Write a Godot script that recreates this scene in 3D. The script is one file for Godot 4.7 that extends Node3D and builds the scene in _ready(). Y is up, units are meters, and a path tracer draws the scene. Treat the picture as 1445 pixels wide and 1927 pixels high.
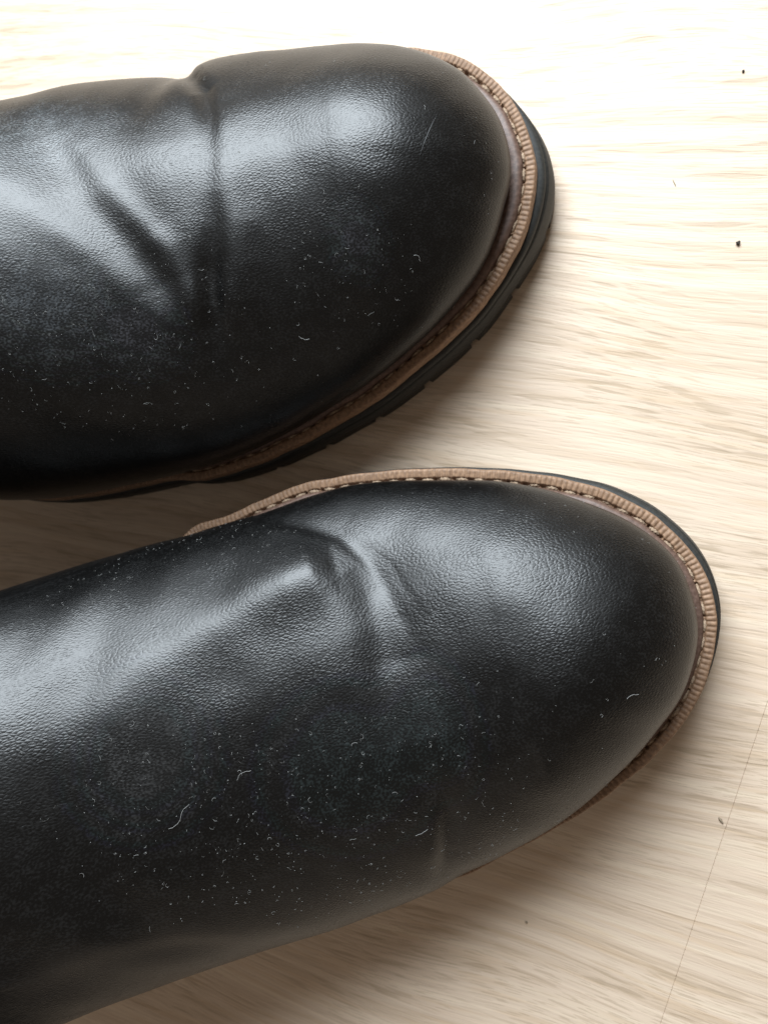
extends Node3D

const MM := 0.001
var rng := RandomNumberGenerator.new()
var mats := {}
var used_names := {}

# ------------------------------------------------------------------ helpers
func numbered(called: String, parent: Node) -> String:
	var key := str(parent.get_instance_id()) + called
	var n: int = used_names.get(key, 0)
	used_names[key] = n + 1
	return called if n == 0 else "%s_%03d" % [called, n]

func obj(called: String, mesh: Mesh, m: Material, parent: Node) -> MeshInstance3D:
	var o := MeshInstance3D.new()
	o.name = numbered(called, parent)
	o.mesh = mesh
	if m: o.material_override = m
	o.cast_shadow = GeometryInstance3D.SHADOW_CASTING_SETTING_ON
	parent.add_child(o, true)
	return o

func thing(called: String, label: String, category: String, at := Vector3.ZERO, turn := 0.0, group := "") -> Node3D:
	var o := Node3D.new()
	o.name = numbered(called, self)
	add_child(o, true)
	o.position = at
	o.rotation.y = turn
	tag(o, label, category, group)
	return o

func tag(o: Node, label: String, category: String, group := "") -> void:
	o.set_meta("label", label)
	o.set_meta("category", category)
	if group != "": o.set_meta("group", group)

# a grid of points (rows x cols), smooth normals, optionally closed along the rows
func grid_mesh(p: PackedVector3Array, rows: int, cols: int, closed: bool, uv := PackedVector2Array(), col := PackedColorArray(), normals := PackedVector3Array(), outward_hint := 1.0) -> ArrayMesh:
	var n := normals
	if n.is_empty(): n = grid_normals(p, rows, cols, closed, outward_hint)
	var idx := PackedInt32Array()
	var last := rows if closed else rows - 1
	for i in last:
		var i2 := (i + 1) % rows
		for j in cols - 1:
			var a := i * cols + j
			var b := i * cols + j + 1
			var c := i2 * cols + j + 1
			var d := i2 * cols + j
			var g := (p[c] - p[a]).cross(p[b] - p[d])
			if g.dot(n[a]) < 0:
				idx.append_array([a, c, b, a, d, c])
			else:
				idx.append_array([a, b, c, a, c, d])
	# front faces run clockwise: the loop above keeps that when its own cross product faces the normal
	var arr := []
	arr.resize(Mesh.ARRAY_MAX)
	arr[Mesh.ARRAY_VERTEX] = p
	arr[Mesh.ARRAY_NORMAL] = n
	if not uv.is_empty(): arr[Mesh.ARRAY_TEX_UV] = uv
	if not col.is_empty(): arr[Mesh.ARRAY_COLOR] = col
	arr[Mesh.ARRAY_INDEX] = idx
	var m := ArrayMesh.new()
	m.add_surface_from_arrays(Mesh.PRIMITIVE_TRIANGLES, arr)
	return m

func grid_normals(p: PackedVector3Array, rows: int, cols: int, closed: bool, sign := 1.0) -> PackedVector3Array:
	var n := PackedVector3Array()
	n.resize(p.size())
	for i in rows:
		var im := i - 1
		var ip := i + 1
		if closed:
			im = (i + rows - 1) % rows
			ip = (i + 1) % rows
		else:
			im = maxi(im, 0)
			ip = mini(ip, rows - 1)
		for j in cols:
			var jm := maxi(j - 1, 0)
			var jp := mini(j + 1, cols - 1)
			var da := p[ip * cols + j] - p[im * cols + j]
			var db := p[i * cols + jp] - p[i * cols + jm]
			var c := da.cross(db) * sign
			n[i * cols + j] = c.normalized() if c.length_squared() > 1e-24 else Vector3.UP
	return n

# smooth closed curve through points, resampled evenly
func smooth_closed(pts: Array, count: int) -> PackedVector2Array:
	var fine := PackedVector2Array()
	var k := pts.size()
	for i in k:
		var a: Vector2 = pts[(i + k - 1) % k]
		var b: Vector2 = pts[i]
		var c: Vector2 = pts[(i + 1) % k]
		var d: Vector2 = pts[(i + 2) % k]
		for s in 16:
			fine.append(b.cubic_interpolate(c, a, d, s / 16.0))
	for pass_ in 6:
		var f2 := fine.duplicate()
		var m := fine.size()
		for i in m:
			f2[i] = fine[i] * 0.5 + (fine[(i + 1) % m] + fine[(i + m - 1) % m]) * 0.25
		fine = f2
	return resample(fine, count)

func resample(fine: PackedVector2Array, count: int) -> PackedVector2Array:
	var m := fine.size()
	var total := 0.0
	for i in m: total += fine[i].distance_to(fine[(i + 1) % m])
	var out := PackedVector2Array()
	var step := total / count
	var at := 0.0
	var want := 0.0
	for i in m:
		var a := fine[i]
		var b := fine[(i + 1) % m]
		var l := a.distance_to(b)
		while want <= at + l and out.size() < count:
			out.append(a.lerp(b, (want - at) / maxf(l, 1e-6)))
			want += step
		at += l
	while out.size() < count: out.append(fine[0])
	return out

func outward(c: PackedVector2Array, i: int) -> Vector2:
	var m := c.size()
	var t := c[(i + 1) % m] - c[(i + m - 1) % m]
	return Vector2(t.y, -t.x).normalized()

func lin(x: float, xs: Array, ys: Array) -> float:
	if x <= xs[0]: return ys[0]
	for i in xs.size() - 1:
		if x <= xs[i + 1]:
			var u: float = (x - xs[i]) / (xs[i + 1] - xs[i])
			var h: float = xs[i + 1] - xs[i]
			var m0: float = (ys[i + 1] - ys[i - 1]) / (xs[i + 1] - xs[i - 1]) * h if i > 0 else 0.0
			var m1: float = (ys[i + 2] - ys[i]) / (xs[i + 2] - xs[i]) * h if i + 2 < xs.size() else (ys[i + 1] - ys[i])
			var u2 := u * u
			var u3 := u2 * u
			return (2 * u3 - 3 * u2 + 1) * ys[i] + (u3 - 2 * u2 + u) * m0 + (-2 * u3 + 3 * u2) * ys[i + 1] + (u3 - u2) * m1
	return ys[-1]

# ------------------------------------------------------------------ materials
func srgb(r: float, g: float, b: float) -> Color:
	return Color(r, g, b).linear_to_srgb()

func noise(kind: int, freq: float, seed_: int, oct := 1) -> FastNoiseLite:
	var n := FastNoiseLite.new()
	n.noise_type = kind
	n.frequency = freq
	n.seed = seed_
	n.fractal_type = FastNoiseLite.FRACTAL_NONE if oct == 1 else FastNoiseLite.FRACTAL_FBM
	n.fractal_octaves = oct
	return n

func leather_relief() -> ImageTexture:
	# one sheet of hide, 200 mm by 190 mm, with no repeat on the part of a boot that is seen
	var w := 1365
	var h := 2048
	var c := noise(FastNoiseLite.TYPE_CELLULAR, 0.145, 5)
	c.cellular_return_type = FastNoiseLite.RETURN_DISTANCE2_SUB
	c.cellular_jitter = 1.0
	c.domain_warp_enabled = true
	c.domain_warp_amplitude = 3.0
	c.domain_warp_frequency = 0.05
	var im := c.get_image(w, h, false, false, true)
	var f := noise(FastNoiseLite.TYPE_SIMPLEX, 0.2, 8, 2).get_image(w, h, false, false, true)
	im.convert(Image.FORMAT_RF)
	f.convert(Image.FORMAT_RF)
	var worn := noise(FastNoiseLite.TYPE_SIMPLEX, 0.006, 9, 3).get_image(w, h, false, false, true)
	worn.convert(Image.FORMAT_RF)
	var a := im.get_data().to_float32_array()
	var b := f.get_data().to_float32_array()
	var d := worn.get_data().to_float32_array()
	for i in a.size():
		a[i] = (sqrt(clampf(a[i] * 1.5, 0.0, 1.0)) * 0.8 + b[i] * 0.2) * (0.55 + 0.8 * d[i])
	var out := Image.create_from_data(w, h, false, Image.FORMAT_RF, a.to_byte_array())
	out.resize(2048, 2048, Image.INTERPOLATE_CUBIC)
	return ImageTexture.create_from_image(out)

# pale film of dust: fine flecks with gaps, shown where vertex colours add dust
func leather_colour() -> ImageTexture:
	var size := 1024
	var n1 := noise(FastNoiseLite.TYPE_SIMPLEX, 0.22, 21, 3).get_image(size, size, false, false, true)
	var n2 := noise(FastNoiseLite.TYPE_SIMPLEX, 0.03, 22, 3).get_image(size, size, false, false, true)
	n1.convert(Image.FORMAT_RF)
	n2.convert(Image.FORMAT_RF)
	var a := n1.get_data().to_float32_array()
	var b := n2.get_data().to_float32_array()
	var out := PackedByteArray()
	out.resize(size * size * 3)
	for i in a.size():
		var v := 0.16 + 0.84 * smoothstep(0.52, 0.80, a[i] * 0.75 + b[i] * 0.35)
		var q := int(255 * pow(v, 1 / 2.2))
		out[i * 3] = q
		out[i * 3 + 1] = q
		out[i * 3 + 2] = q
	return ImageTexture.create_from_image(Image.create_from_data(size, size, false, Image.FORMAT_RGB8, out))

func speckle(freq: float, seed_: int, lo: Color, hi: Color, size := 512) -> ImageTexture:
	var n := noise(FastNoiseLite.TYPE_SIMPLEX, freq, seed_, 4).get_seamless_image(size, size, false, false, 0.12)
	n.convert(Image.FORMAT_RF)
	var a := n.get_data().to_float32_array()
	var im := Image.create(size, size, false, Image.FORMAT_RGB8)
	for i in a.size():
		im.set_pixel(i % size, i / size, lo.lerp(hi, clampf((a[i] - 0.2) / 0.6, 0, 1)))
	return ImageTexture.create_from_image(im)

# pale oak: 512 mm along the grain (u) by 256 mm across (v)
func oak_textures() -> Array:
	var w := 1024
	var h := 2048
	var tone := noise(FastNoiseLite.TYPE_SIMPLEX, 1.0, 31, 2)
	var pore := noise(FastNoiseLite.TYPE_SIMPLEX, 1.0, 32)
	var pore2 := noise(FastNoiseLite.TYPE_SIMPLEX, 1.0, 33)
	var hair := noise(FastNoiseLite.TYPE_SIMPLEX, 1.0, 34, 2)
	var wav := noise(FastNoiseLite.TYPE_SIMPLEX, 1.0, 35, 2)
	var out := PackedByteArray()
	out.resize(w * h * 3)
	var bump := PackedFloat32Array()
	bump.resize(w * h)
	var base := Vector3(0.665, 0.53, 0.41)
	var dark := Vector3(0.50, 0.375, 0.25)
	var pale := Vector3(0.76, 0.635, 0.485)
	for y in h:
		var ymm := y * 0.125
		for x in w:
			var xmm := x * 0.5
			var yy := ymm + wav.get_noise_2d(xmm * 0.0045, ymm * 0.008) * 5.0
			var band := tone.get_noise_2d(xmm * 0.006, yy * 0.16)
			var line := hair.get_noise_2d(xmm * 0.014, yy * 0.8)
			var p := smoothstep(0.20, 0.70, pore.get_noise_2d(xmm * 0.045, yy * 0.42)) * smoothstep(-0.15, 0.45, band + 0.25 * line)
			var p2 := smoothstep(0.46, 0.62, pore2.get_noise_2d(xmm * 0.08, yy * 1.5))
			var fine := pore2.get_noise_2d(xmm * 0.012 + 300.0, yy * 2.1)
			var c := base.lerp(dark, clampf(0.42 * (band + 0.1) + 0.10 * line, 0.0, 0.5))
			c = c.lerp(pale, clampf(-0.6 * band - 0.2 * line, 0.0, 0.8))
			var patch := smoothstep(-0.45, 0.45, wav.get_noise_2d(xmm * 0.012 + 50, ymm * 0.03))
			c = c.lerp(dark * 0.80, (0.12 + 0.40 * patch) * p)
			c = c.lerp(Vector3(0.60, 0.44, 0.29), 0.35 * smoothstep(0.2, 0.7, tone.get_noise_2d(xmm * 0.016 + 90, yy * 0.25)))
			c = c.lerp(dark * 0.8, (0.10 + 0.3 * patch) * p2)
			c *= 1.0 + 0.055 * fine
			var k := (y * w + x) * 3
			out[k] = int(255 * pow(c.x, 1 / 2.2))
			out[k + 1] = int(255 * pow(c.y, 1 / 2.2))
			out[k + 2] = int(255 * pow(c.z, 1 / 2.2))
			bump[y * w + x] = 0.7 - 0.5 * p - 0.18 * p2 + 0.15 * line
	return [ImageTexture.create_from_image(Image.create_from_data(w, h, false, Image.FORMAT_RGB8, out)),
		ImageTexture.create_from_image(Image.create_from_data(w, h, false, Image.FORMAT_RF, bump.to_byte_array()))]

func plain(r: float, g: float, b: float, rough: float, spec := 0.5) -> StandardMaterial3D:
	var m := StandardMaterial3D.new()
	m.albedo_color = srgb(r, g, b)
	m.roughness = rough
	m.metallic_specular = spec
	return m

func build_materials() -> void:
	var m := StandardMaterial3D.new()
	m.albedo_texture = leather_colour()
	m.vertex_color_use_as_albedo = true
	m.roughness = 0.345
	m.metallic_specular = 0.46
	m.heightmap_enabled = true
	m.heightmap_texture = leather_relief()
	m.heightmap_scale = 0.0056
	mats.leather = m
	var oak := oak_textures()
	m = StandardMaterial3D.new()
	m.albedo_texture = oak[0]
	m.roughness = 0.50
	m.metallic_specular = 0.45
	m.heightmap_enabled = true
	m.heightmap_texture = oak[1]
	m.heightmap_scale = 0.010
	mats.oak = m
	m = plain(1, 1, 1, 0.62)
	m.albedo_texture = speckle(0.03, 41, srgb(0.18, 0.104, 0.06), srgb(0.33, 0.20, 0.12))
	m.uv1_triplanar = true
	m.uv1_scale = Vector3.ONE * 40.0
	mats.welt = m
	m = plain(1, 1, 1, 0.5)
	m.albedo_texture = speckle(0.03, 42, srgb(0.085, 0.048, 0.034), srgb(0.17, 0.105, 0.08))
	m.uv1_triplanar = true
	m.uv1_scale = Vector3.ONE * 40.0
	mats.rand = m
	m = plain(1, 1, 1, 0.62, 0.45)
	m.albedo_texture = speckle(0.05, 43, srgb(0.016, 0.017, 0.016), srgb(0.034, 0.034, 0.031))
	m.uv1_triplanar = true
	m.uv1_scale = Vector3.ONE * 30.0
	mats.rubber = m
	m = plain(1, 1, 1, 0.9)
	m.albedo_texture = speckle(0.05, 44, srgb(0.22, 0.15, 0.10), srgb(0.48, 0.36, 0.25))
	m.uv1_triplanar = true
	m.uv1_scale = Vector3.ONE * 60.0
	mats.thread = m
	mats.lining = plain(0.22, 0.15, 0.09, 0.9)
	mats.lint = plain(0.29, 0.29, 0.28, 0.9)
	mats.scar = plain(0.10, 0.105, 0.11, 0.6)
	mats.crumb = plain(0.035, 0.028, 0.022, 0.9)
	mats.chip = plain(0.30, 0.24, 0.17, 0.9)

# ------------------------------------------------------------------ boot
const BASE := 19.0
const FORE := 38.0

class Boot:
	var outline: Array        # (s, v) mm, toe tip back round to the heel and forward again
	var welt: Array
	var sx: Array
	var sv: Array
	var sh: Array
	var table := PackedVector2Array()
	var n := 2.15
	var bulge := 3.0
	var creases: Array        # {p: [Vector2], a: [mm], wf, wb}
	var dust: Array           # {at: Vector2, r: mm, v: albedo}, one spot also carries painted haze
	var flare: Array          # sole flare: [[s, v, mm]]

func spine(b: Boot, s: float) -> Vector3:
	if b.table.is_empty():
		for i in 160:
			b.table.append(Vector2(lin(40.0 + i, b.sx, b.sh), lin(40.0 + i, b.sx, b.sv)))
		for pass_ in 60:
			var f := b.table.duplicate()
			for i in range(1, 159): f[i] = b.table[i] * 0.5 + (b.table[i - 1] + b.table[i + 1]) * 0.25
			b.table = f
	var x := clampf(s - 40.0, 0.0, 158.0)
	var at := b.table[int(x)].lerp(b.table[int(x) + 1], x - int(x))
	return Vector3(s, at.x, at.y)   # (s, height, v)

func crown(b: Boot, p: Vector2) -> Vector3:
	var s := maxf(p.x, FORE)
	if s < 160.0:
		return spine(b, FORE + (s - FORE) * (185.0 - FORE) / (160.0 - FORE))
	var th := PI * minf((s - 160.0) / 132.0, 1.0) * (1.0 if p.y > 0 else -1.0)
	return Vector3(229 - 44 * cos(th), 150, 40 * sin(th) + b.sv[-1])

func crease_depth(b: Boot, q: Vector2) -> float:
	var sum := 0.0
	for c in b.creases:
		var pts: Array = c.p
		var lo: Rect2 = c.box
		if not lo.has_point(q): continue
		var best := 1e9
		var amp := 0.0
		var side := 0.0
		for i in pts.size() - 1:
			var a: Vector2 = pts[i]
			var e: Vector2 = pts[i + 1] - a
			var u := clampf((q - a).dot(e) / e.length_squared(), 0, 1)
			var r := q - a - e * u
			var d := r.length_squared()
			if d < best:
				best = d
				amp = lerpf(c.a[i], c.a[i + 1], u)
				side = e.cross(r)
		var w: float = c.wf if side < 0 else c.wb
		sum += amp * exp(-best / (w * w))
	return sum

func build_upper(b: Boot, root: Node3D) -> Dictionary:
	var na := 760
	var nt := 116
	var curve := smooth_closed(b.outline, na)
	var p := PackedVector3Array()
	var uv := PackedVector2Array()
	var plan := PackedVector2Array()
	p.resize(na * nt)
	uv.resize(na * nt)
	plan.resize(na * nt)
	for c in b.creases:
		var r := Rect2(c.p[0], Vector2.ZERO)
		for q in c.p: r = r.expand(q)
		c.box = r.grow(2.6 * maxf(c.wf, c.wb))
	var wob := noise(FastNoiseLite.TYPE_SIMPLEX, 0.03, 77, 2)
	for i in na:
		var q := curve[i]
		var top := crown(b, q)
		var flat := Vector2(top.x, top.z)
		var dir := (q - flat).normalized()
		var e := 2.0 / lerpf(b.n, 2.0, smoothstep(140, 175, q.x))
		var run := 0.0
		var last := Vector3.ZERO
		for j in range(nt - 1, -1, -1):
			var ph := PI / 2 * j / (nt - 1)
			var hor := 1.0 - pow(cos(ph), lerpf(e, 1.0, smoothstep(0.0, 0.6, ph))) if j < nt - 1 else 1.0
			var ver := pow(sin(ph), e)
			var eased := lerpf(hor, 1.0 - (1.0 - hor) * (1.0 - hor), smoothstep(FORE + 2.0, FORE + 30.0, q.x) * (1.0 - smoothstep(145.0, 165.0, q.x)))
			var pl := Vector2(lerpf(q.x, flat.x, eased), lerpf(q.y, flat.y, hor)) + dir * (b.bulge * 1.65 * sin(PI * minf(ver / 0.9, 1)) * (1.0 - minf(ver / 0.9, 1)))
			var y := BASE + (top.y - BASE) * ver
			var k := i * nt + j
			var v3 := Vector3(-pl.x, y, pl.y)
			if j < nt - 1: run += v3.distance_to(last)
			last = v3
			p[k] = v3
			plan[k] = pl
			var t := flat + dir * run
			uv[k] = Vector2(t.x / 200.0 + 0.02, t.y / 190.0 + 0.5)
	var n := grid_normals(p, na, nt, true)
	if n[nt / 2].dot(Vector3(1, 1, 0)) < 0:
		n = grid_normals(p, na, nt, true, -1.0)
	var sgn := 1.0 if grid_normals(p.slice(0, nt * 3), 3, nt, false)[nt + nt / 2].dot(n[nt + nt / 2]) > 0 else -1.0
	for k in p.size():
		var fade := smoothstep(BASE + 1.0, BASE + 12.0, p[k].y)
		var d := crease_depth(b, plan[k]) * fade + wob.get_noise_2dv(plan[k]) * 0.22 * fade
		p[k] += n[k] * d
	n = grid_normals(p, na, nt, true, sgn)
	# the ridge line: both halves share one normal
	for i in na:
		var k := i * nt + nt - 1
		var q := curve[i]
		if q.x < FORE + 3.0:
			var s := FORE + (maxf(q.x, FORE) - FORE) * (185.0 - FORE) / (160.0 - FORE)
			var a := spine(b, s - 0.8)
			var c := spine(b, s + 0.8)
			var ha := a.y + crease_depth(b, Vector2(a.x, a.z)) + wob.get_noise_2d(a.x, a.z) * 0.22
			var hc := c.y + crease_depth(b, Vector2(c.x, c.z)) + wob.get_noise_2d(c.x, c.z) * 0.22
			var e := (a + c) / 2.0
			var hl := crease_depth(b, Vector2(e.x, e.z - 0.8)) + wob.get_noise_2d(e.x, e.z - 0.8) * 0.22
			var hr := crease_depth(b, Vector2(e.x, e.z + 0.8)) + wob.get_noise_2d(e.x, e.z + 0.8) * 0.22
			n[k] = Vector3((hc - ha) / 1.6, 1, -(hr - hl) / 1.6).normalized()
			n[k - 1] = n[k - 1].lerp(n[k], 0.6).normalized()
			n[k - 2] = n[k - 2].lerp(n[k], 0.3).normalized()
	var col := PackedColorArray()
	col.resize(p.size())
	for k in p.size():
		var v := 0.010
		for d in b.dust:
			var u := Vector2((plan[k] - d.at).x / d.r.x, (plan[k] - d.at).y / d.r.y).length()
			v = lerpf(v, d.v, 1.0 - smoothstep(0.3, 1.0, u))
		var floor_sheen := 1.0 - smoothstep(BASE + 1, BASE + 7, p[k].y)
		v = lerpf(v, 0.045, floor_sheen * 0.7)  # paler band at the base: floor reflection painted into the leather colour
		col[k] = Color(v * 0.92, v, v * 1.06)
	for k in p.size(): p[k] *= MM
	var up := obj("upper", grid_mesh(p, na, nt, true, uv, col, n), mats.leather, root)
	# inside of the shaft
	var lp := PackedVector3Array()
	var rows := 72
	for i in rows:
		var th := TAU * i / rows
		for j in 7:
			var f := 1.0 - 0.05 - 0.03 * j
			lp.append(Vector3(-(229 - 42.5 * f * cos(th)), 149.5 - j * 19.0, 38.6 * f * sin(th) + b.sv[-1]) * MM)
	obj("lining", grid_mesh(lp, rows, 7, true), mats.lining, root)
	# pull-on rim, a rolled edge at the top
	var rp := PackedVector3Array()
	for i in rows:
		var th := TAU * i / rows
		var cx := Vector3(-(229 - 43.0 * cos(th)), 150.0, 39.2 * sin(th) + b.sv[-1])
		var o := Vector3(cos(th), 0, sin(th))
		for j in 9:
			var ph := TAU * j / 8.0
			rp.append((cx + o * cos(ph) * 1.6 + Vector3.UP * sin(ph) * 1.8) * MM)
	obj("collar_edge", grid_mesh(rp, rows, 9, true), mats.rubber, root)
	return {"curve": curve, "p": p, "n": n, "na": na, "nt": nt, "plan": plan}

# outer edge of the welt: the given points where known, else the upper's outline moved out
func welt_curve(b: Boot, inner: PackedVector2Array) -> PackedVector2Array:
	var pts := []
	var m := inner.size()
	var known := PackedVector2Array(b.welt)
	var raw := PackedVector2Array()
	for i in m:
		var o := outward_of(inner, i)
		var q := inner[i]
		var best := lerpf(5.5, 1.2, smoothstep(66, 96, q.x) * (1.0 - smoothstep(180, 215, q.x)))
		var near := 1e9
		var sum := 0.0
		var wsum := 0.0
		for k in known:
			var r := k - q
			var lateral := absf(r.cross(o))
			if r.dot(o) > 0 and r.length() < 25:
				var w := exp(-lateral * lateral / 40.0)
				sum += r.dot(o) * w
				wsum += w
			near = minf(near, lateral)
		var w0 := 0.004
		raw.append(q + o * ((sum + best * w0) / (wsum + w0)))
	for pass_ in 12:
		var f := raw.duplicate()
		for i in m:
			f[i] = raw[i] * 0.5 + (raw[(i + 1) % m] + raw[(i + m - 1) % m]) * 0.25
		raw = f
	return raw

func outward_of(c: PackedVector2Array, i: int) -> Vector2:
	var o := outward(c, i)
	var mid := Vector2(140, 0)
	return o if o.dot(c[i] - Vector2(clampf(c[i].x, 45, 240), 0)) > 0 else -o

func build_sole(b: Boot, root: Node3D, up: Dictionary) -> void:
	var inner: PackedVector2Array = up.curve
	var outer := welt_curve(b, inner)
	# --- welt with its row of pressed notches
	var fine := resample(outer, 3300)
	var m := fine.size()
	var total := 0.0
	for i in m: total += fine[i].distance_to(fine[(i + 1) % m])
	var step := total / m
	var ribs := int(total / 1.32)
	var wob := noise(FastNoiseLite.TYPE_SIMPLEX, 0.05, 91, 2)
	# (inset from the outer edge, height, how deep the notch cuts there)
	var prof := [[0.9, 14.6, 0.0], [0.15, 14.9, 0.0], [0.0, 15.6, 0.0], [0.0, 17.4, 0.0], [0.12, 18.55, 0.05], [0.38, 18.85, 0.22], [0.8, 18.95, 0.33], [1.4, 18.97, 0.35], [2.05, 18.95, 0.35], [2.4, 18.85, 0.26], [2.58, 18.4, 0.1], [2.7, 18.15, 0.0], [2.9, 18.0, 0.0], [3.25, 18.05, 0.0], [3.7, 18.2, 0.0], [8.5, 18.2, 0.0]]
	var p := PackedVector3Array()
	for i in m:
		var o := outward_of(fine, i)
		var along := i * step
		var ph := fposmod(along * ribs / total + 0.25 * wob.get_noise_2d(along * 0.4, 3), 1.0)
		var cut := 1.0 - pow(absf(sin(PI * ph)), 0.7)
		var lift := wob.get_noise_2d(along, 40.0) * 0.35
		var from_mid := fposmod(along / 4.7 - 0.3 + 0.5, 1.0) - 0.5
		var pit := exp(-pow((absf(from_mid) - 0.44) * 4.7 / 0.34, 2)) * (0.25 + 0.9 * wob.get_noise_2d(floorf(along / 4.7 + 0.2) * 31.0, 5.0))
		for q in prof:
			var pl: Vector2 = fine[i] - o * (q[0] + wob.get_noise_2d(along * 1.5, 9.0) * 0.15)
			p.append(Vector3(-pl.x, q[1] - q[2] * cut + (lift if q[1] > 16 else 0.0) - (pit if q[0] > 2.5 and q[0] < 3.5 else 0.0), pl.y) * MM)
	var g := grid_mesh(p, m, prof.size(), true)
	obj("welt", g, mats.welt, root)
	# --- rounded strip of leather between welt and upper
	var rim := PackedVector3Array()
	var rc := resample(outer, 900)
	for i in 900:
		var o := outward_of(rc, i)
		var wv := wob.get_noise_2d(i * 0.9, 70.0) * 0.25
		for q in [[3.1, 17.6], [3.15, 18.7], [3.4, 19.3], [3.9, 19.7], [4.6, 19.85], [5.5, 19.9], [6.6, 19.8], [9.0, 19.2]]:
			var pl: Vector2 = rc[i] - o * (q[0] + wv)
			rim.append(Vector3(-pl.x, q[1] + wv * 0.6, pl.y) * MM)
	obj("rand", grid_mesh(rim, 900, 8, true), mats.rand, root)
	# --- stitches lying in the channel
	var st := stitch_mesh()
	var pitch := 4.7
	var count := int(total / pitch)
	for k in count:
		var i := int((k + 0.3) * pitch / step) % m
		var q := fine[i]
		if q.x > 190: continue
		var o := outward_of(fine, i)
		var c := q - o * (2.85 + rng.randf_range(-0.15, 0.15))
		var t3 := Vector3(-o.y, 0, -o.x).normalized()
		var s := obj("stitch", st, mats.thread, root)
		var yaw := rng.randf_range(-0.09, 0.09)
		var tx := t3.rotated(Vector3.UP, yaw)
		s.transform = Transform3D(Basis(tx, Vector3.UP, tx.cross(Vector3.UP)).scaled_local(Vector3(rng.randf_range(0.85, 1.08), rng.randf_range(0.85, 1.1), rng.randf_range(0.85, 1.15))), Vector3(-c.x, 18.2 + rng.randf_range(-0.14, 0.1), c.y) * MM)
	# --- rubber outsole: slab, then lugs
	var sc := resample(outer, 720)
	var sp := PackedVector3Array()
	for i in 720:
		var o := outward_of(sc, i)
		var fl := 0.0
		for f in b.flare:
			fl = maxf(fl, f[2] * exp(-pow(sc[i].distance_to(Vector2(f[0], f[1])) / f[3], 2)))
		for q in [[30.0, 14.4, 0.0], [3.0, 14.5, 0.0], [0.5, 14.55, 0.15], [-0.2, 14.3, 0.3], [-0.5, 13.7, 0.45], [-0.45, 12.6, 0.5], [-0.15, 12.3, 0.5], [-0.15, 11.9, 0.55], [-0.55, 11.6, 0.7], [-0.6, 8.0, 1.0], [-0.4, 5.2, 1.05], [0.3, 4.6, 1.0], [30.0, 4.5, 0.0]]:
			var pl: Vector2 = sc[i] - o * (q[0] - fl * q[2])
			if q[0] > 20.0: pl = Vector2(clampf(sc[i].x, 45, 240), 0)
			sp.append(Vector3(-pl.x, q[1], pl.y) * MM)
	obj("outsole", grid_mesh(sp, 720, 13, true), mats.rubber, root)
	var per := 18
	for k in 40:
		var lp := PackedVector3Array()
		for i in per:
			var at := k * per + i
			var o := outward_of(sc, at)
			var fl := 0.0
			for f in b.flare:
				fl = maxf(fl, f[2] * exp(-pow(sc[at].distance_to(Vector2(f[0], f[1])) / f[3], 2)))
			var endcap := i == 0 or i == per - 1
			for q in [[14.0, 4.8], [14.0, 0.3], [13.0, 0.0], [0.4, 0.0], [0.0, 0.5], [-0.4, 4.8]]:
				var inset: float = q[0] - fl
				var hh: float = q[1]
				if endcap: inset = clampf(inset, 0.8, 13.4); hh = maxf(hh, 1.0)
				var pl: Vector2 = sc[at] - o * inset
				lp.append(Vector3(-pl.x, hh, pl.y) * MM)
		obj("lug", grid_mesh(lp, per, 6, false), mats.rubber, root)
	# heel block
	var hb := PackedVector3Array()
	var hc := PackedVector2Array()
	for i in 720:
		if sc[i].x > 215: hc.append(sc[i])
	for i in hc.size():
		for q in [[1.0, 4.4], [1.0, 0.6], [1.6, 0.05], [0.0, 0.05]]:
			var c: Vector2 = hc[i]
			var pl: Vector2 = c + (Vector2(235, 0) - c).normalized() * q[0]
			if q[0] == 0.0: pl = Vector2(235, 0)
			hb.append(Vector3(-pl.x, q[1], pl.y) * MM)
	obj("heel_pad", grid_mesh(hb, hc.size(), 4, false), mats.rubber, root)

func stitch_mesh() -> ArrayMesh:
	var p := PackedVector3Array()
	var seg := 13
	for i in seg:
		var u := i / float(seg - 1)
		var x := lerpf(-1.75, 1.75, u)
		var y := 0.55 * sin(PI * u) - 0.3
		var r := 0.38 * sqrt(maxf(sin(PI * u), 0.0)) + 0.04
		for j in 7:
			var a := TAU * j / 6.0
			var rr := r * (1.0 + 0.24 * cos(2.0 * (a - u * 12.0)))
			p.append(Vector3(x, y + rr * sin(a) * 0.8, rr * cos(a)) * MM)
	return grid_mesh(p, seg, 7, false)

# specks and hairs of dust lying on the leather: real slivers a tenth of a millimetre thick
func fibre(st: SurfaceTool, at: Vector3, n: Vector3, length: float, thick: float, curl: float) -> void:
	var t := n.cross(Vector3(rng.randf_range(-1, 1), rng.randf_range(-1, 1), rng.randf_range(-1, 1))).normalized()
	var seg := 6 if length > 0.8 else 3
	var pts := []
	var q := at + n * thick * 0.6
	var bend := rng.randf_range(-curl, curl)
	for i in seg + 1:
		pts.append(q)
		q += t * length / seg
		bend += rng.randf_range(-curl, curl) * 0.5
		t = t.rotated(n, bend).normalized()
	for i in seg:
		var a: Vector3 = pts[i]
		var b: Vector3 = pts[i + 1]
		var d := (b - a).normalized()
		var s := d.cross(n).normalized()
		for j in 3:
			var o1 := (s * cos(TAU * j / 3.0) + n * sin(TAU * j / 3.0)) * thick
			var o2 := (s * cos(TAU * (j + 1) / 3.0) + n * sin(TAU * (j + 1) / 3.0)) * thick
			for v in [a + o1, b + o1, b + o2, a + o1, b + o2, a + o2]:
				st.add_vertex(v * MM)

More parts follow.
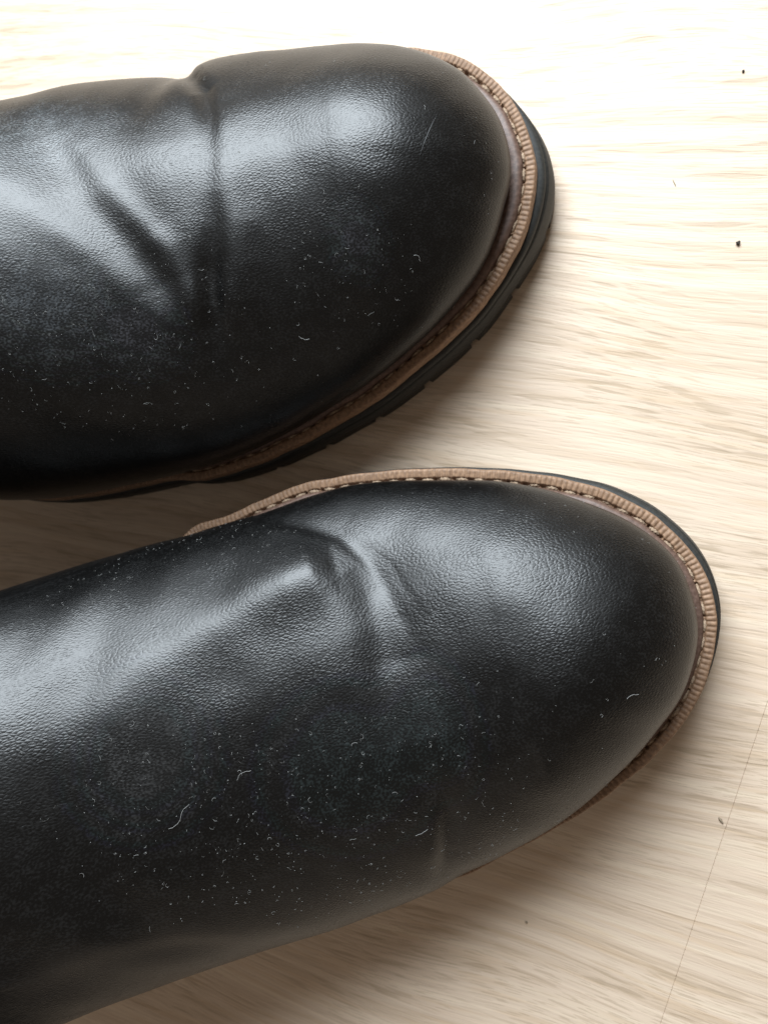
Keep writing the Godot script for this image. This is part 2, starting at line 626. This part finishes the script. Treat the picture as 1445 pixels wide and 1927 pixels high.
func build_dust(up: Dictionary, root: Node3D, spots: Array, label: String) -> void:
	var st := SurfaceTool.new()
	st.begin(Mesh.PRIMITIVE_TRIANGLES)
	st.set_smooth_group(-1)
	var p: PackedVector3Array = up.p
	var n: PackedVector3Array = up.n
	var plan: PackedVector2Array = up.plan
	var total := 0
	for s in spots:
		var tries := 0
		var made := 0
		var found := PackedInt32Array()
		for k in plan.size():
			var u := Vector2((plan[k] - s.at).x / s.r.x, (plan[k] - s.at).y / s.r.y)
			if u.length_squared() < 1.0: found.append(k)
		while made < s.count and tries < 60000 and found.size() > 0:
			tries += 1
			var k := found[rng.randi() % found.size()]
			# even by area, not by grid point
			var gap := p[k].distance_to(p[mini(k + 1, p.size() - 1)]) / 0.0011
			gap *= p[k].distance_to(p[(k + int(up.nt)) % p.size()]) / 0.0008
			if rng.randf() > clampf(gap, 0.0, 1.0): continue
			var at := p[k] / MM + Vector3(rng.randf_range(-0.3, 0.3), 0, rng.randf_range(-0.3, 0.3))
			if rng.randf() < 0.62:
				fibre(st, at, n[k], rng.randf_range(0.08, 0.2), rng.randf_range(0.03, 0.068), 0.3)
			else:
				fibre(st, at, n[k], rng.randf_range(0.3, 1.3) + 1.2 * pow(rng.randf(), 6), rng.randf_range(0.016, 0.031), 1.1)
			made += 1
	st.generate_normals()
	var o := obj("dust", st.commit(), mats.lint, self)
	o.transform = root.transform
	o.set_meta("kind", "stuff")
	tag(o, label, "dust")

func lint_fibre(up: Dictionary, root: Node3D, at: Vector2, length: float, label: String) -> void:
	var plan: PackedVector2Array = up.plan
	var best := 0
	var bd := 1e9
	for k in plan.size():
		var d := plan[k].distance_squared_to(at)
		if d < bd:
			bd = d
			best = k
	var st := SurfaceTool.new()
	st.begin(Mesh.PRIMITIVE_TRIANGLES)
	st.set_smooth_group(-1)
	var n: Vector3 = up.n[best]
	var c: Vector3 = up.p[best] / MM
	var seg := 9
	var t := n.cross(Vector3(0.3, 0.2, -1)).normalized().rotated(n, rng.randf_range(-1.2, 1.2))
	var q := Vector3.ZERO
	var pts := []
	for i in seg + 1:
		pts.append(q + n * 0.12)
		q += t * length / seg
		t = t.rotated(n, rng.randf_range(-0.45, 0.45)).normalized()
	for i in seg:
		var a: Vector3 = pts[i]
		var b: Vector3 = pts[i + 1]
		var s := (b - a).normalized().cross(n).normalized()
		for j in 4:
			var o1 := (s * cos(TAU * j / 4.0) + n * sin(TAU * j / 4.0)) * 0.042
			var o2 := (s * cos(TAU * (j + 1) / 4.0) + n * sin(TAU * (j + 1) / 4.0)) * 0.042
			for v in [a + o1, b + o1, b + o2, a + o1, b + o2, a + o2]:
				st.add_vertex(v * MM)
	st.generate_normals()
	var o := obj("lint_fibre", st.commit(), mats.lint, self)
	o.transform = root.transform * Transform3D(Basis(), c * MM)
	tag(o, label, "lint", "lint hairs on the boots")

# a fine scored line in the leather of the toe: the pale lip of the scratch
func scratch(up: Dictionary, root: Node3D, a: Vector2, b: Vector2) -> void:
	var plan: PackedVector2Array = up.plan
	var st := SurfaceTool.new()
	st.begin(Mesh.PRIMITIVE_TRIANGLES)
	st.set_smooth_group(-1)
	var pts := []
	var nrm := []
	for i in 13:
		var q := a.lerp(b, i / 12.0)
		var acc := Vector3.ZERO
		var an := Vector3.ZERO
		var ws := 0.0
		for k in plan.size():
			var d := plan[k].distance_squared_to(q)
			if d < 2.0 and up.p[k].y > 0.03:
				var w := exp(-d * 2.5)
				acc += up.p[k] * w
				an += up.n[k] * w
				ws += w
		pts.append(acc / ws / MM)
		nrm.append(an.normalized())
	for i in 12:
		var d: Vector3 = (pts[i + 1] - pts[i]).normalized()
		var n: Vector3 = nrm[i]
		var s := d.cross(n).normalized()
		var w0 := 0.055 * sin(PI * clampf(i / 12.0, 0.05, 1.0))
		var w1 := 0.055 * sin(PI * clampf((i + 1) / 12.0, 0.0, 0.95))
		var a0: Vector3 = pts[i] + n * 0.03
		var b0: Vector3 = pts[i + 1] + n * 0.03
		for v in [a0 - s * w0, b0 - s * w1, b0 + n * 0.03, a0 - s * w0, b0 + n * 0.03, a0 + n * 0.03, a0 + n * 0.03, b0 + n * 0.03, b0 + s * w1, a0 + n * 0.03, b0 + s * w1, a0 + s * w0]:
			st.add_vertex(v * MM)
	st.generate_normals()
	obj("scratch", st.commit(), mats.scar, root)

# ------------------------------------------------------------------ floor
func board(called: String, parent: Node3D, a0: float, a1: float, c0: float, c1: float, skew0: float, skew1: float, off: Vector2) -> void:
	# a0..a1 along the grain, c0..c1 across; ends may be cut slightly off square
	var ch := 0.10
	var ring := [Vector2(0, -14.0), Vector2(0, -ch), Vector2(ch, 0)]
	var cen := Vector2((a0 + a1) / 2, (c0 + c1) / 2)
	var st := SurfaceTool.new()
	st.begin(Mesh.PRIMITIVE_TRIANGLES)
	st.set_smooth_group(-1)
	var corner := func(k: int, inset: float, y: float) -> Vector3:
		var c := c0 + inset if k == 0 or k == 1 else c1 - inset
		var a := (a1 + skew1 * (c - c0) - inset) if k == 1 or k == 2 else (a0 + skew0 * (c - c0) + inset)
		return Vector3(a, y, c)
	var quads := []
	for k in 4:
		var k2 := (k + 1) % 4
		for r in 2:
			quads.append([corner.call(k, ring[r].x, ring[r].y), corner.call(k2, ring[r].x, ring[r].y), corner.call(k2, ring[r + 1].x, ring[r + 1].y), corner.call(k, ring[r + 1].x, ring[r + 1].y)])
	quads.append([corner.call(0, ch, 0.0), corner.call(1, ch, 0.0), corner.call(2, ch, 0.0), corner.call(3, ch, 0.0)])
	for q in quads:
		var g: Vector3 = (q[2] - q[0]).cross(q[3] - q[1])
		var mid: Vector3 = (q[0] + q[1] + q[2] + q[3]) / 4.0 - Vector3(cen.x, -20, cen.y)
		var order := [0, 1, 2, 0, 2, 3] if g.dot(mid) < 0 else [0, 2, 1, 0, 3, 2]
		for i in order:
			var v: Vector3 = q[i]
			st.set_uv(Vector2(v.x / 512.0 + off.x, (v.z - v.y) / 256.0 + off.y))
			st.add_vertex(v * MM)
	st.generate_normals()
	obj(called, st.commit(), mats.oak, parent)

func build_floor() -> void:
	var f := Node3D.new()
	f.name = "floor"
	add_child(f, true)
	f.set_meta("kind", "structure")
	f.set_meta("label", "pale oak floor boards with fine dark grain under the boots")
	f.rotation.y = -deg_to_rad(9.7)
	var sub := BoxMesh.new()
	sub.size = Vector3(2.4, 0.02, 2.0)
	var s := obj("subfloor", sub, mats.crumb, f)
	s.position = Vector3(0, -0.0246, 0)
	var g := 0.05
	var seams := [-860.0, -520.0, -162.0, 212.0, 538.0, 864.0]
	var k := 0
	for i in 5:
		var c0: float = seams[i] + g / 2
		var c1: float = seams[i + 1] - g / 2
		var joint: float = [-320.0, 410.0, -560.0, 63.4, 300.0][i]
		var skew := 0.0
		if i == 2:
			joint = 63.4
			skew = -0.118
		elif i == 3:
			joint = -620.0
		board("floor_board", f, -1150, joint - 0.02, c0, c1, 0, skew, Vector2(0.13 + 0.37 * k, 0.41 * k + 0.2))
		k += 1
		board("floor_board", f, joint + 0.02, 1150, c0, c1, skew, 0, Vector2(0.13 + 0.37 * k, 0.41 * k + 0.2) + (Vector2(-0.37, -0.41) if i == 2 else Vector2.ZERO))
		k += 1

func crumb(called: String, at: Vector2, size: Vector3, turn: float, m: Material, label: String, category: String) -> void:
	var p := PackedVector3Array()
	var nz := noise(FastNoiseLite.TYPE_SIMPLEX, 0.9, int(at.x * 7) + 100)
	for i in 8:
		for j in 6:
			var th := TAU * i / 8.0
			var ph := PI * j / 5.0
			var d := Vector3(cos(th) * sin(ph), cos(ph), sin(th) * sin(ph))
			p.append(d * (1.0 + 0.45 * nz.get_noise_3dv(d)) * size * MM)
	var o := obj(called, grid_mesh(p, 8, 6, true), m, self)
	o.position = Vector3(at.x, size.y * 0.8, at.y) * MM
	o.rotation.y = turn
	tag(o, label, category, "specks of dirt on the floor")

# ------------------------------------------------------------------ scene
func _ready() -> void:
	rng.seed = 20240611
	var cam := Camera3D.new()
	cam.name = "camera"
	var t := atan(472.0 / 1455.0)
	cam.transform = Transform3D(Basis(Vector3(cos(t), -sin(t), 0), Vector3(0, 0, -1), Vector3(sin(t), cos(t), 0)), Vector3(0, 0.215, 0))
	cam.fov = 67.03
	var lens := CameraAttributesPhysical.new()
	lens.frustum_focal_length = 18.12
	lens.frustum_focus_distance = 0.170
	lens.frustum_near = 0.01
	lens.frustum_far = 20.0
	lens.exposure_aperture = 14.0
	cam.attributes = lens
	cam.near = 0.01
	cam.far = 20.0
	add_child(cam)
	cam.current = true

	var env := Environment.new()
	env.background_mode = Environment.BG_COLOR
	env.background_color = Color(0.82, 0.76, 0.70)
	env.background_energy_multiplier = 0.27
	env.tonemap_mode = Environment.TONE_MAPPER_LINEAR
	env.tonemap_exposure = 1.0
	env.sdfgi_enabled = true
	env.ssao_enabled = true
	env.ssil_enabled = true
	var we := WorldEnvironment.new()
	we.name = "environment"
	we.environment = env
	add_child(we)

	var win := AreaLight3D.new()
	win.name = "window_light"
	win.area_size = Vector2(0.6, 0.45)
	win.light_color = Color(0.93, 0.97, 1.0)
	win.light_energy = 2.25
	win.shadow_enabled = true
	add_child(win)
	win.look_at_from_position(Vector3(-0.13, 0.65, -0.65), Vector3(-0.04, 0, 0))

	var room := AreaLight3D.new()
	room.name = "room_light"
	room.area_size = Vector2(3.6, 1.7)
	room.light_color = Color(1.0, 0.93, 0.85)
	room.light_energy = 0.5
	room.shadow_enabled = true
	add_child(room)
	room.look_at_from_position(Vector3(-0.8, 0.75, 1.6), Vector3(-0.05, 0, 0))

	build_materials()
	build_floor()

	# upper boot of the picture: toe at its origin, length running back along -x of its own axes
	var a := Boot.new()
	a.outline = [Vector2(164,-44),Vector2(147,-47.5),Vector2(130,-51.5),Vector2(113,-53.2),Vector2(98,-52),Vector2(88,-50),Vector2(81,-48.4),Vector2(73,-50.9),Vector2(62,-49.5),Vector2(51,-46.6),Vector2(40,-44.0),Vector2(30,-40.7),Vector2(22.5,-37),Vector2(15.7,-32.4),Vector2(10.5,-27),Vector2(7,-21),Vector2(4.4,-15),Vector2(3.3,-8.2),Vector2(3.7,-1.7),Vector2(6.2,4.5),Vector2(9.5,11.5),Vector2(14,18),Vector2(20.4,24),Vector2(30,31),Vector2(44,38.5),Vector2(60,44.7),Vector2(74,49.2),Vector2(89,52.6),Vector2(105,54),Vector2(124,54.5),Vector2(144,54.5),Vector2(164,52),Vector2(200,41),Vector2(240,38),Vector2(268,31),Vector2(282,15),Vector2(285,0),Vector2(282,-16),Vector2(268,-32),Vector2(240,-38),Vector2(200,-42)]
	a.welt = WA()
	a.sx = [38, 56, 70, 85, 100, 115, 130, 150, 170, 185]
	a.sv = [-8, -6, -3.5, -1.5, -0.5, -1, -1.5, -2, -2, -2]
	a.sh = [50.2, 51.2, 54.2, 58.3, 63.2, 69, 76, 89, 110, 150]
	a.flare = [[-5.0, -5.0, 3.0, 22.0], [30.0, 36.0, 0.9, 30.0]]
	a.creases = [
		{p = [Vector2(81,-50),Vector2(79,-46.5),Vector2(74.9,-41.7),Vector2(70.1,-34.6),Vector2(67.7,-23.6),Vector2(67.4,-14.2),Vector2(68,-4.5),Vector2(69.4,3.8),Vector2(71.7,13),Vector2(73.2,20),Vector2(74.4,29),Vector2(76,38)], a = [-0.6,-1.1,-1.6,-1.4,-0.7,-0.15,0,-0.3,-1.4,-2.0,-1.0,0], wf = 2.8, wb = 2.2},
		{p = [Vector2(128,-44),Vector2(113,-32),Vector2(102,-18.5),Vector2(93.5,-6),Vector2(87.5,3.5),Vector2(83,15),Vector2(80.5,23)], a = [-0.8,-1.5,-2.0,-2.2,-2.1,-1.5,-0.3], wf = 11.0, wb = 9.0},
		{p = [Vector2(106,-32),Vector2(100,-24),Vector2(93.3,-11),Vector2(86.8,-1.2),Vector2(81.2,7.3),Vector2(77,19.5),Vector2(76,26)], a = [0,0.5,0.8,1.0,1.1,1.2,0], wf = 4.2, wb = 3.6},
		{p = [Vector2(120,-20),Vector2(113,-10.8),Vector2(104.4,-2),Vector2(96.2,6),Vector2(90.2,15),Vector2(85.4,22),Vector2(83,30)], a = [0,0.1,0.3,0.6,0.8,0.7,0], wf = 4.5, wb = 5},
		{p = [Vector2(63,-28),Vector2(64,-17),Vector2(64.2,-5),Vector2(64,4),Vector2(65,13),Vector2(68,21),Vector2(71,30)], a = [0,0.4,0.8,1.1,1.2,0.9,0], wf = 4, wb = 5},
	]
	a.dust = [
		{at = Vector2(37, 13), r = Vector2(9, 11), v = 0.03},
		{at = Vector2(110, 14), r = Vector2(22, 22), v = 0.045},
		{at = Vector2(92, 24), r = Vector2(14, 14), v = 0.035},
		{at = Vector2(112, -28), r = Vector2(24, 18), v = 0.08},  # dust, together with grey out-of-focus haze painted into the colour
	]
	var ra := thing("leather_boot", "black leather boot whose thick black sole edge shows beside the brown welt at its toe", "boot", Vector3(-27, 0, -82) * MM, deg_to_rad(9), "pair of black leather boots")
	var ua := build_upper(a, ra)
	build_sole(a, ra, ua)

	var b := Boot.new()
	b.outline = [Vector2(185,-44),Vector2(166,-52.5),Vector2(148,-55),Vector2(132,-55.5),Vector2(117,-55),Vector2(104.5,-54.8),Vector2(93,-55),Vector2(81.5,-55.6),Vector2(69.6,-54.8),Vector2(57.7,-52),Vector2(46,-48.4),Vector2(34.4,-44.6),Vector2(25,-39.9),Vector2(16.8,-34.2),Vector2(9.9,-28.5),Vector2(4.5,-22.2),Vector2(1,-15.6),Vector2(0.2,-8),Vector2(1,-.7),Vector2(4.2,6.3),Vector2(9.3,13.1),Vector2(16.9,19.2),Vector2(26.5,25.6),Vector2(37.6,32.4),Vector2(51.2,37.7),Vector2(66.3,42.2),Vector2(82.8,46.4),Vector2(101.6,49.2),Vector2(121.9,50.6),Vector2(148,51),Vector2(178,45),Vector2(210,38),Vector2(245,36),Vector2(268,30),Vector2(282,15),Vector2(285,0),Vector2(282,-16),Vector2(268,-31),Vector2(245,-37),Vector2(215,-40)]
	b.welt = WB()
	b.sx = [38, 56, 70, 85, 100, 115, 130, 150, 170, 185]
	b.sv = [4, 4.6, 5, 5, 4.5, 4, 3.5, 2.5, 1.5, 1]
	b.sh = [50.2, 51.2, 54.2, 58.3, 63.2, 69, 76, 89, 110, 150]
	b.flare = [[-4.0, -20.0, 1.5, 34.0]]
	b.creases = [
		{p = [Vector2(92,-54),Vector2(80.8,-49.6),Vector2(71.5,-43.5),Vector2(66,-36.5),Vector2(64,-29.6),Vector2(63.2,-21.6),Vector2(63.5,-13),Vector2(64,-4),Vector2(64,6)], a = [-0.5,-0.9,-1.4,-1.9,-2.3,-2.3,-2.0,-1.3,0], wf = 6.5, wb = 10.0},
		{p = [Vector2(90,-53.5),Vector2(80.8,-49.4),Vector2(71,-43.6),Vector2(65,-36.5),Vector2(62.3,-29.6),Vector2(59.8,-21.6),Vector2(57.5,-14),Vector2(55,-6)], a = [-0.3,-0.4,-0.45,-0.38,-0.22,-0.12,-0.04,0], wf = 1.5, wb = 2.6},
		{p = [Vector2(66,-42),Vector2(60,-34),Vector2(57,-26),Vector2(54,-18)], a = [0,-0.08,-0.08,0], wf = 0.9, wb = 0.9},
		{p = [Vector2(160,5),Vector2(140,-8),Vector2(120,-21),Vector2(103,-30),Vector2(92,-34),Vector2(84,-35.5),Vector2(78,-37),Vector2(73,-38)], a = [0,0.2,0.5,0.9,1.4,2.0,2.0,0.6], wf = 7.5, wb = 8},
		{p = [Vector2(60,-12),Vector2(60,-3),Vector2(59,6),Vector2(58.5,14),Vector2(58,24)], a = [0,0.7,0.9,0.7,0], wf = 5, wb = 6},
		{p = [Vector2(58,12),Vector2(59.5,18),Vector2(62,25),Vector2(66,34),Vector2(70,41),Vector2(73,47)], a = [0,-0.4,-0.9,-1.1,-0.7,0], wf = 2.2, wb = 4.0},
		{p = [Vector2(150,30),Vector2(138,28),Vector2(125,32),Vector2(112,40)], a = [0.6,1.0,0.8,0], wf = 4, wb = 6},
	]
	b.dust = [
		{at = Vector2(78, 8), r = Vector2(26, 26), v = 0.017},
		{at = Vector2(118, -8), r = Vector2(20, 24), v = 0.022},
		{at = Vector2(58, 4), r = Vector2(14, 22), v = 0.017},
	]
	var rb := thing("leather_boot", "black leather boot with a raised fold across its vamp and more dust specks", "boot", Vector3(13, 0, 27) * MM, deg_to_rad(16.5), "pair of black leather boots")
	var ub := build_upper(b, rb)
	build_sole(b, rb, ub)

	build_dust(ua, ra, [
		{at = Vector2(60, 0), r = Vector2(75, 50), count = 420},
		{at = Vector2(100, 22), r = Vector2(34, 26), count = 480},
		{at = Vector2(38, 15), r = Vector2(14, 16), count = 140},
		{at = Vector2(88, -44), r = Vector2(26, 10), count = 120},
	], "pale dust and hair specks scattered on the boot with the thick sole edge")
	build_dust(ub, rb, [
		{at = Vector2(65, 0), r = Vector2(80, 50), count = 520},
		{at = Vector2(78, 18), r = Vector2(36, 28), count = 560},
		{at = Vector2(112, -46), r = Vector2(34, 10), count = 340},
		{at = Vector2(110, 5), r = Vector2(22, 26), count = 260},
	], "pale dust and hair specks scattered on the boot with the folded vamp")

	lint_fibre(ub, rb, Vector2(111.4, 5.5), 7.0, "long curled pale hair, the longest one on the boot with the folded vamp")
	lint_fibre(ub, rb, Vector2(98, 2.5), 4.0, "pale straight hair beside the longest curled hair on the folded vamp boot")
	lint_fibre(ub, rb, Vector2(67, 25.7), 3.2, "pale kinked hair near the faint crease at the shaded side of the folded vamp boot")
	lint_fibre(ub, rb, Vector2(15.2, 7.7), 3.2, "thin pale hair lying alone near the toe of the folded vamp boot")
	lint_fibre(ua, ra, Vector2(24.5, 19.3), 2.6, "tangled pale hair on the dark toe of the boot with the thick sole edge")
	lint_fibre(ua, ra, Vector2(54, 31.5), 2.8, "pale hair on the shaded side of the boot with the thick sole edge")
	scratch(ua, ra, Vector2(14.2, -12.4), Vector2(19.6, -1.9))

	crumb("dirt_speck", Vector2(24.9, -68.4), Vector3(0.6, 0.5, 0.55), 0.4, mats.crumb, "black crumb of dirt on pale floor, largest one near the thick soled boot's toe", "crumb")
	crumb("dirt_speck", Vector2(26.1, -111.9), Vector3(0.34, 0.3, 0.32), 0.0, mats.crumb, "tiny black dirt speck on the brightest part of the floor", "crumb")
	crumb("wood_sliver", Vector2(9.7, -85.7), Vector3(0.13, 0.12, 1.0), 0.4, mats.chip, "thin grey brown sliver on the bright floor beside the thick soled boot's toe", "sliver")
	crumb("dirt_speck", Vector2(20.8, 78.9), Vector3(0.35, 0.3, 0.9), 0.5, mats.chip, "small brown dirt flake on the floor beside the butt joint of two boards", "crumb")
	crumb("dirt_speck", Vector2(-28.5, 113.1), Vector3(0.45, 0.3, 0.3), 0.1, mats.chip, "small brown dirt speck on the shaded floor below the folded vamp boot", "crumb")

func WA() -> Array:
	return [Vector2(22.1,-44.7),Vector2(14.7,-41.3),Vector2(8.3,-36.8),Vector2(2.5,-29.5),Vector2(-1.8,-21.8),Vector2(-3.9,-14.2),Vector2(-4.5,-7.0),Vector2(-4.0,-1.7),Vector2(-2.0,4.6),Vector2(1.5,11.9),Vector2(7.6,19.9),Vector2(15.7,27.6),Vector2(25.1,33.8),Vector2(36.3,39.9),Vector2(47.6,45.4),Vector2(64.1,51.0),Vector2(81.1,55.3),Vector2(93.2,57.0)]

func WB() -> Array:
	var w := [Vector2(-111.3,1.0),Vector2(-97.9,-4.2),Vector2(-88.2,-7.8),Vector2(-74.2,-10.1),Vector2(-59.2,-11.3),Vector2(-44.9,-11.4),Vector2(-31.2,-10.7),Vector2(-18.0,-8.6),Vector2(-6.7,-5.6),Vector2(3.1,-0.4),Vector2(11.4,7.1),Vector2(16.0,13.8),Vector2(18.5,21.8),Vector2(18.9,26.7),Vector2(17.7,34.2),Vector2(14.8,43.1),Vector2(10.2,50.3),Vector2(3.1,58.5),Vector2(-5.4,67.1),Vector2(-14.2,75.2),Vector2(-24.5,82.9)]
	var ang := deg_to_rad(16.5)
	var out := []
	for p in w:
		var r: Vector2 = p - Vector2(13, 27)
		r += Vector2(0.8, 1.0) * smoothstep(38, 58, p.y) * (1.0 - smoothstep(64, 84, p.y))
		out.append(Vector2(-r.x * cos(ang) + r.y * sin(ang), r.x * sin(ang) + r.y * cos(ang)))
	return out
